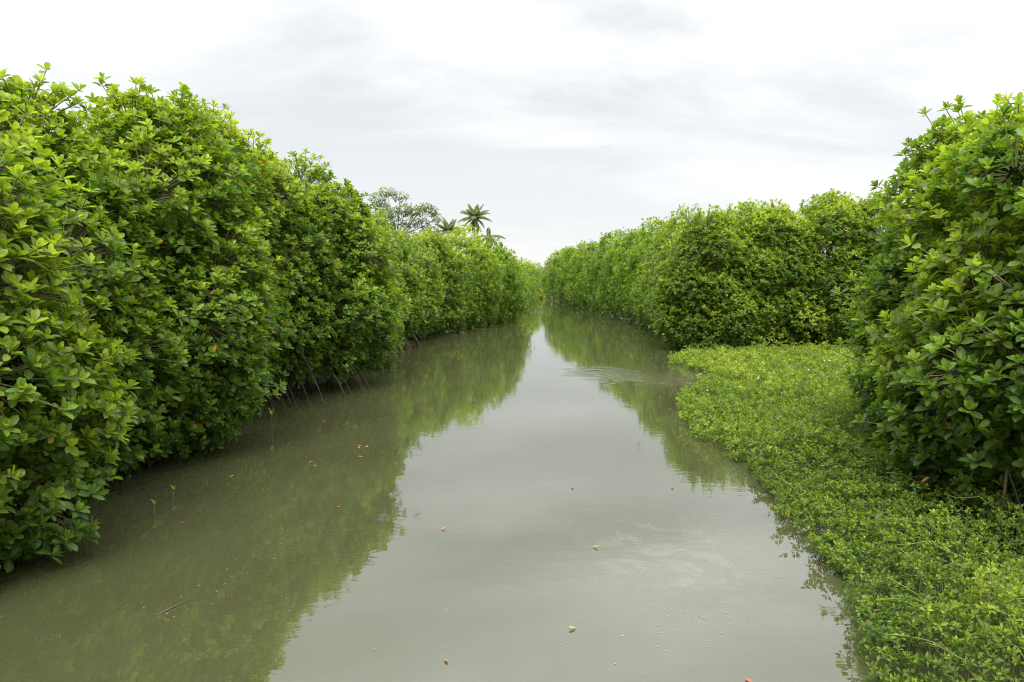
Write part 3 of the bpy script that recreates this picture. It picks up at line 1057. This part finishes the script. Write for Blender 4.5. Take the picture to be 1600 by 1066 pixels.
# small bright bush at the far end of the channel
bush = thing('small_bush', 'tiny pale green bush at the far end of the channel, beside the right bank', 'bush', (3.15, 83.5, 0.0))
bl = Leaves()
rb = np.random.default_rng(3)
q = norm(rb.normal(size=(260, 3))); q[:, 2] = np.abs(q[:, 2])
pc = q * np.array([0.75, 0.6, 1.15]) * rb.uniform(0.5, 1, (260, 1))
pc[:, :2] *= (1 - 0.55 * pc[:, 2:3] / 1.15)
rosette_leaves(bl, pc, norm(q + np.array([0, 0, 0.5])), np.full(260, 0.75), 5, 0.16, r=rb, yellow=0)
v, t_, at = bake_leaves(bl.arrays(), 2)
cr = link('crown', tri_mesh('crown', v, t_, at), M_HERB, bush)
cr['kind'] = 'stuff'
v, t_ = tube([(0, 0, -0.3), (0.02, 0, 0.4), (0, 0.02, 0.8)], [0.03, 0.02, 0.01], 5)
link('trunk', tri_mesh('trunk', v, t_), M_BARK, bush)

# ------------------------------------------------------------------ background: tall loose tree and palms
rt = np.random.default_rng(21)
D_BG = 130.0


def bgx(px): return (px - 800) * D_BG / FPX
def bgz(py): return CAM_Z + (432 - py) * D_BG / FPX


tx0 = -19.6
tall = thing('tall_tree', 'tall loose crowned tree with pale thin trunks rising behind the left bank', 'tree', (tx0, D_BG, 0))
lobes = [(592, 313, 15, 12), (608, 304, 14, 8), (626, 309, 13, 9), (600, 330, 15, 13), (618, 338, 17, 12), (636, 330, 18, 11), (652, 336, 16, 11), (664, 327, 16, 8), (676, 332, 12, 9), (640, 350, 18, 9), (612, 356, 18, 10), (683, 343, 8, 9), (662, 350, 14, 8), (674, 362, 18, 8), (598, 350, 10, 10)]
tl = Leaves()
trunk_top = np.array([bgx(622) - tx0, 0.0, bgz(372)])
v, t_ = tube([(0.3, 0, -0.1), (-0.1, 0.1, 3.5), tuple(trunk_top)], [0.32, 0.24, 0.17], 8)
link('trunk', tri_mesh('trunk', v, t_), M_GREYBARK, tall)
for (lx, ly, lw, lh) in lobes:
    c0 = np.array([bgx(lx) - tx0, rt.uniform(-1.6, 1.6), bgz(ly)])
    sc = D_BG / FPX
    n = int(0.60 * lw * lh)
    q = norm(rt.normal(size=(n, 3)))
    pos = c0 + q * np.array([lw * sc, 1.5, lh * sc]) * rt.uniform(0.25, 1.0, (n, 1)) ** 0.6
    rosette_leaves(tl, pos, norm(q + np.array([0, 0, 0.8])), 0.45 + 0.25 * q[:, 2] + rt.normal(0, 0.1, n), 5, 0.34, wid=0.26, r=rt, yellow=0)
    v, t_ = tube(bez(trunk_top + rt.normal(0, 0.1, 3), (trunk_top + c0) / 2 + np.array([0, 0, -0.4]), c0, 7), np.linspace(0.14, 0.04, 7), 5)
    link('limb', tri_mesh('limb', v, t_), M_GREYBARK, tall)
    for _ in range(4):
        e = c0 + rt.normal(0, 0.55, 3) * np.array([lw * sc, 1.2, lh * sc])
        v, t_ = tube([c0, (c0 + e) / 2 + rt.normal(0, 0.1, 3), e], [0.05, 0.035, 0.02], 4)
        link('branch', tri_mesh('branch', v, t_), M_GREYBARK, tall)
v, t_, at = bake_leaves(tl.arrays(), 2)
cr = link('crown', tri_mesh('crown', v, t_, at), M_TALL, tall)
cr['kind'] = 'stuff'


def frond_mesh(length, droop, seed):
    r = np.random.default_rng(seed)
    f = np.linspace(0, 1, 12)
    ang = np.radians(droop[0] + (droop[1] - droop[0]) * f ** 1.2)        # elevation angle along the rachis
    step = length / 11
    X = np.concatenate([[0], np.cumsum(np.cos(ang[:-1]) * step)])
    Z = np.concatenate([[0], np.cumsum(np.sin(ang[:-1]) * step)])
    path = np.stack([X, np.zeros(12), Z], 1)
    v, t_ = tube(path, np.linspace(0.05, 0.012, 12), 4)
    lv = Leaves()
    m = 46
    ff = np.linspace(0.14, 1.0, m)
    px = np.interp(ff, f, X); pz = np.interp(ff, f, Z)
    tang = np.stack([np.interp(ff, f, np.cos(ang)), np.zeros(m), np.interp(ff, f, np.sin(ang))], 1)
    for s in (-1, 1):
        D = norm(tang * 0.55 + np.array([0, s * 0.75, 0]) + np.array([0, 0, -0.6]) + r.normal(0, 0.08, (m, 3)))
        Zn = norm(np.array([0, 0, 1.0]) - D * D[:, 2:3])
        L = 0.18 * length * np.sin(np.pi * np.clip(ff * 0.85 + 0.12, 0, 1)) + 0.12
        lv.add(P=np.stack([px, np.zeros(m), pz], 1), D=D, Z=Zn, L=L, W=np.full(m, 0.045), A=np.clip(r.normal(0.45, 0.15, m), 0, 1), T=r.random(m))
    a = lv.arrays()
    lvv, lt, lat = bake_leaves(a, 1)
    at0 = np.zeros((len(v), 4), np.float32); at0[:, 0] = 0.9; at0[:, 1] = 0.5; at0[:, 2] = 1; at0[:, 3] = 1
    return tri_mesh('frond', np.concatenate([v, lvv]), np.concatenate([t_, lt + len(v)]), np.concatenate([at0, lat]))


FRONDS = [frond_mesh(4.0, (72, 35), 1), frond_mesh(4.2, (48, -12), 2), frond_mesh(4.2, (18, -48), 3), frond_mesh(4.0, (-20, -80), 4), frond_mesh(3.8, (-62, -86), 5)]
for f_ in FRONDS:
    f_.materials.append(M_PALM)


def palm(label, x, y, h, scale, plan, seed, lean=0.4):
    r = np.random.default_rng(seed)
    o = thing('coconut_palm', label, 'palm', (x, y, 0), 'palms behind the left bank')
    zz = np.linspace(-0.1, h, 9)
    bend = lean * (zz / h) ** 2
    v, t_ = tube(np.stack([bend - lean, np.zeros(9), zz], 1), np.linspace(0.2, 0.12, 9), 7)
    link('trunk', tri_mesh('trunk', v, t_), M_PALMBARK, o)
    g = 0
    for (kind, n) in plan:
        for k in range(n):
            f = bpy.data.objects.new('frond', FRONDS[kind])
            COL.objects.link(f)
            f.parent = o
            f.location = (0, 0, h)
            s = scale * r.uniform(0.88, 1.1)
            f.scale = (s, s, s)
            f.rotation_euler = (r.normal(0, 0.15), r.normal(0, 0.08), 2 * math.pi * (k + 0.5 * (kind % 2)) / n + r.normal(0, 0.15))
    for k in range(5):
        a0 = k * 1.256
        th = np.linspace(0, np.pi, 5)
        v, t_ = tube(np.stack([np.full(5, 0.22 * math.cos(a0)), np.full(5, 0.22 * math.sin(a0)), h - 0.15 - 0.13 * np.cos(th) - 0.12], 1), np.maximum(0.12 * np.sin(th), 0.01), 6)
        link('coconut', tri_mesh('coconut', v, t_), M_TWIG, o)


D_P = 150.0
palm('tallest coconut palm standing clear above the left bank trees', (743 - 800) * D_P / FPX, D_P, CAM_Z + (432 - 342) * D_P / FPX, 0.86, [(0, 5), (1, 8), (2, 8), (3, 6), (4, 7)], 1)
palm('coconut palm just left of the tallest palm, only its upright fronds showing', (700 - 800) * D_P / FPX, D_P + 4, CAM_Z + (432 - 362) * D_P / FPX, 0.85, [(0, 6), (1, 7), (2, 6)], 2)
palm('low drooping coconut palm right of and below the tallest palm', (765 - 800) * D_P / FPX, D_P - 3, CAM_Z + (432 - 371) * D_P / FPX, 0.8, [(1, 2), (2, 4), (3, 6), (4, 6)], 3)

# ------------------------------------------------------------------ floating leaves, seedlings, specks, birds
rf = np.random.default_rng(9)
FL = []
for i in range(4):
    V, T, cross = leaf_template(0, curl=-0.10 - 0.04 * i)
    V = V.copy(); V[:, 1] *= 0.26
    at = np.zeros((len(V), 4), np.float32)
    at[:, 0] = (0.45, 0.55, 0.62, 0.95)[i]; at[:, 1] = 0.5; at[:, 2] = cross; at[:, 3] = 1
    me = tri_mesh('fallen_leaf', V, T, at)
    me.materials.append(M_FALLEN)
    FL.append(me)


def gpos(px, py):
    y = 0.0
    a = math.atan((py - 533) / FPX) + PITCH
    dep = CAM_Z / math.tan(a)
    slant = dep * math.cos(PITCH) + CAM_Z * math.sin(PITCH)
    return ((px - 800) / FPX * slant, dep)


FLOAT = [(280, 818, 1, 'orange fallen leaf floating alone near the left bank, past two seedlings'),
         (525, 793, 1, 'bright orange fallen leaf floating in the dark left reflection'),
         (494, 729, 2, 'orange brown fallen leaf floating below the left prop roots'),
         (688, 828, 2, 'dull orange leaf floating in open water at the edge of the left reflection'),
         (695, 1031, 1, 'small orange leaf floating at the bottom edge, centre of the channel'),
         (1165, 1061, 1, 'orange leaf floating at the very bottom edge, right of centre'),
         (895, 762, 2, 'thin reddish leaf floating in mid channel, left of two'),
         (1050, 762, 2, 'thin reddish leaf floating in mid channel, right of two'),
         (1330, 940, 1, 'larger orange leaf floating close to the creeper mat'),
         (1362, 955, 1, 'orange leaf touching the edge of the creeper mat'),
         (926, 855, 3, 'small buff leaf floating left of the scum patch'),
         (900, 982, 3, 'small yellow leaf floating near the bottom, centre right'),
         (358, 746, 3, 'pale leaf floating beside the low left bough'),
         (1037, 664, 3, 'yellow leaf floating off the tip of the creeper mat'),
         (1275, 862, 1, 'orange leaf caught at the creeper mat edge')]
for (x, y, kd, lab) in [(3.95, 7.0, 1, 'rust orange leaf lying on the creeper mat left of the red brown root'), (4.2, 7.1, 2, 'brown leaf lying on the creeper mat beside the red brown root'),
                        (3.75, 5.75, 1, 'curled orange leaf standing in the near creeper mat at right'), (2.95, 5.45, 1, 'orange leaf lodged at the near edge of the creeper mat')]:
    e = edge_dist(np.array([x]), np.array([y]))[0]
    z = (0.10 + 0.30 * (1 - math.exp(-e / 0.5))) * (1 + 0.60 * lump(np.array([x]), np.array([y]))[0]) + 0.10
    o = link('fallen_leaf', FL[kd], None, None, (x, y, z))
    s = 0.10
    o.scale = (s, s, s); o.rotation_euler = (0.5, -0.6, rf.uniform(0, 6.28))
    o['label'] = lab; o['category'] = 'leaf'; o['group'] = 'fallen leaves on the creeper mat'
for (px, py, kd, lab) in FLOAT:
    x, y = gpos(px, py)
    o = link('fallen_leaf', FL[kd], None, None, (x, y, 0.006))
    s = rf.uniform(0.045, 0.065)
    o.scale = (s, s, s); o.rotation_euler = (0, 0, rf.uniform(0, 6.28))
    o['label'] = lab; o['category'] = 'leaf'; o['group'] = 'fallen leaves on the water'
for k in range(16):
    px, py = rf.uniform(470, 640), rf.uniform(655, 730)
    if k > 10:
        px, py = rf.uniform(660, 790), rf.uniform(540, 600)
    x, y = gpos(px, py)
    o = link('fallen_leaf', FL[int(rf.integers(0, 4))], None, None, (x, y, 0.006))
    s = rf.uniform(0.05, 0.08)
    o.scale = (s, s, s); o.rotation_euler = (0, 0, rf.uniform(0, 6.28))
    o['label'] = 'small brown orange leaf among those drifting off the left prop roots' if k <= 10 else 'tiny brown leaf among those drifting off the far left point'
    o['category'] = 'leaf'; o['group'] = 'leaves drifting off the left prop roots' if k <= 10 else 'leaves drifting off the far left point'

for (px, py, h, lab) in [(240, 803, 0.12, 'tiny mangrove seedling standing in the water, nearer of two by the left bank'),
                         (270, 778, 0.11, 'tiny mangrove seedling standing in the water, farther of two by the left bank'),
                         (424, 672, 0.30, 'mangrove seedling among the bare prop roots on the left'),
                         (700, 524, 0.5, 'mangrove seedling below the far left bank trees')]:
    x, y = gpos(px, py)
    o = thing('mangrove_seedling', lab, 'seedling', (x, y, 0), 'mangrove seedlings')
    v, t_ = tube([(0, 0, -0.2), (0.01, 0, h * 0.5), (0.015, 0.01, h)], [0.006, 0.005, 0.003], 5)
    link('stem', tri_mesh('stem', v, t_), M_TWIG, o)
    for k in range(5):
        a0 = k * 2.4
        lf = bpy.data.objects.new('leaf', leaf_variant(3 + k % 3, k % 3))
        COL.objects.link(lf)
        lf.parent = o
        lf.location = (0.012, 0.008, h * (0.75 + 0.06 * k))
        s = 0.055 if h < 0.25 else 0.09
        lf.scale = (s, s, s)
        lf.rotation_euler = (0, -0.9, a0)

# foam specks and flecks of scum
sx, sy, ss = [], [], []


def scatter(n, cx_, cy_, rx_, ry_, s0, s1):
    sx.append(rf.normal(cx_, rx_, n)); sy.append(rf.normal(cy_, ry_, n)); ss.append(rf.uniform(s0, s1, n) * rf.random(n) ** 0.6)


for (px, py, n, rx_, ry_) in [(1100, 880, 150, .38, .5), (990, 865, 70, .16, .30), (1060, 930, 110, .35, .35), (1000, 800, 80, .6, .5), (960, 1000, 40, .35, .25), (1110, 830, 50, .16, .4), (1080, 970, 50, .2, .2)]:
    x, y = gpos(px, py)
    scatter(n, x, y, rx_, ry_, 0.004, 0.011)
for f in np.linspace(0, 1, 110):                                         # drift line on the left
    x, y = gpos(240 + 260 * f, 975 - 160 * f)
    scatter(1, x, y, 0.10, 0.07, 0.002, 0.008)
scatter(260, -1.5, 9.5, 1.6, 2.8, 0.003, 0.008)
scatter(420, 4.1, 27.0, 1.0, 5.0, 0.008, 0.02)
scatter(200, -0.5, 30.0, 1.2, 5.0, 0.008, 0.018)
scatter(120, 3.6, 14.5, 0.6, 3.2, 0.006, 0.014)
sx, sy, ss = map(np.concatenate, (sx, sy, ss))
ok = (sx > xl(sy) + 0.2) & (sx < xr(sy) - 0.15) & (ss > 0.003)
sx, sy, ss = sx[ok], sy[ok], ss[ok]
n = len(sx)
ang = rf.uniform(0, 6.28, n)
V = np.zeros((n, 5, 3))
for j in range(4):
    rad = ss * rf.uniform(0.6, 1.2, n) * (1.5 if j % 2 else 0.8)
    V[:, j, 0] = sx + rad * np.cos(ang + j * math.pi / 2); V[:, j, 1] = sy + rad * np.sin(ang + j * math.pi / 2); V[:, j, 2] = 0.002
V[:, 4, 0] = sx; V[:, 4, 1] = sy; V[:, 4, 2] = 0.002 + ss * 0.35
tt = np.array([(0, 1, 4), (1, 2, 4), (2, 3, 4), (3, 0, 4)])
tt = (tt[None] + 5 * np.arange(n)[:, None, None]).reshape(-1, 3)
fo = link('foam_specks', tri_mesh('foam_specks', V, tt), M_SPECK)
fo['kind'] = 'stuff'
fo['label'] = 'pale foam specks and scum flecks floating on the brown green water'
fo['category'] = 'foam'

# floating stick at the end of the drift line
x0, y0 = gpos(245, 962); x1, y1 = gpos(297, 938)
o = thing('floating_stick', 'thin brown stick floating in the dark reflection at lower left', 'stick', ((x0 + x1) / 2, (y0 + y1) / 2, 0.004))
hx, hy = (x1 - x0) / 2, (y1 - y0) / 2
v, t_ = tube([(-hx, -hy, 0), (-hx * .2, -hy * .2 + .01, 0.004), (hx, hy, 0.002)], [0.003, 0.0045, 0.002], 5)
link('shaft', tri_mesh('shaft', v, t_), M_BARK, o)
v, t_ = tube([(0, 0, 0.003), (0.04, 0.05, 0.012)], [0.002, 0.0012], 4)
link('side_twig', tri_mesh('side_twig', v, t_), M_BARK, o)

# three distant birds
bv = np.array([(0, 0.16, 0), (0.035, 0, 0.01), (-0.035, 0, 0.01), (0, -0.2, 0), (0, 0, 0.05), (0, 0, -0.04),
               (0.2, 0.05, 0.09), (0.38, -0.06, 0.04), (0.19, -0.05, 0.08), (-0.2, 0.05, 0.09), (-0.38, -0.06, 0.04), (-0.19, -0.05, 0.08)], float)
bt = [(0, 1, 4), (0, 4, 2), (0, 5, 1), (0, 2, 5), (3, 4, 1), (3, 2, 4), (3, 1, 5), (3, 5, 2), (1, 6, 8), (6, 7, 8), (2, 11, 9), (9, 11, 10), (1, 8, 5), (2, 5, 11)]
bird_me = tri_mesh('bird', bv, bt)
bird_me.materials.append(M_BIRD)
for (px, py, lab) in [(932, 249, 'tiny dark bird, lowest of three in the sky'), (941, 234, 'tiny dark bird, middle of three in the sky'), (949, 233, 'tiny dark bird, rightmost of three in the sky')]:
    o = link('bird', bird_me, None, None, ((px - 800) * 160 / FPX, 160, CAM_Z + (432 - py) * 160 / FPX))
    o.rotation_euler = (0.1, 0.3, rf.uniform(0, 6)); o.scale = (0.8, 0.8, 0.8)
    o['label'] = lab; o['category'] = 'bird'; o['group'] = 'birds in the sky'

print('TRIS', sum(len(me.polygons) for me in bpy.data.meshes), 'OBJ', len(bpy.data.objects))
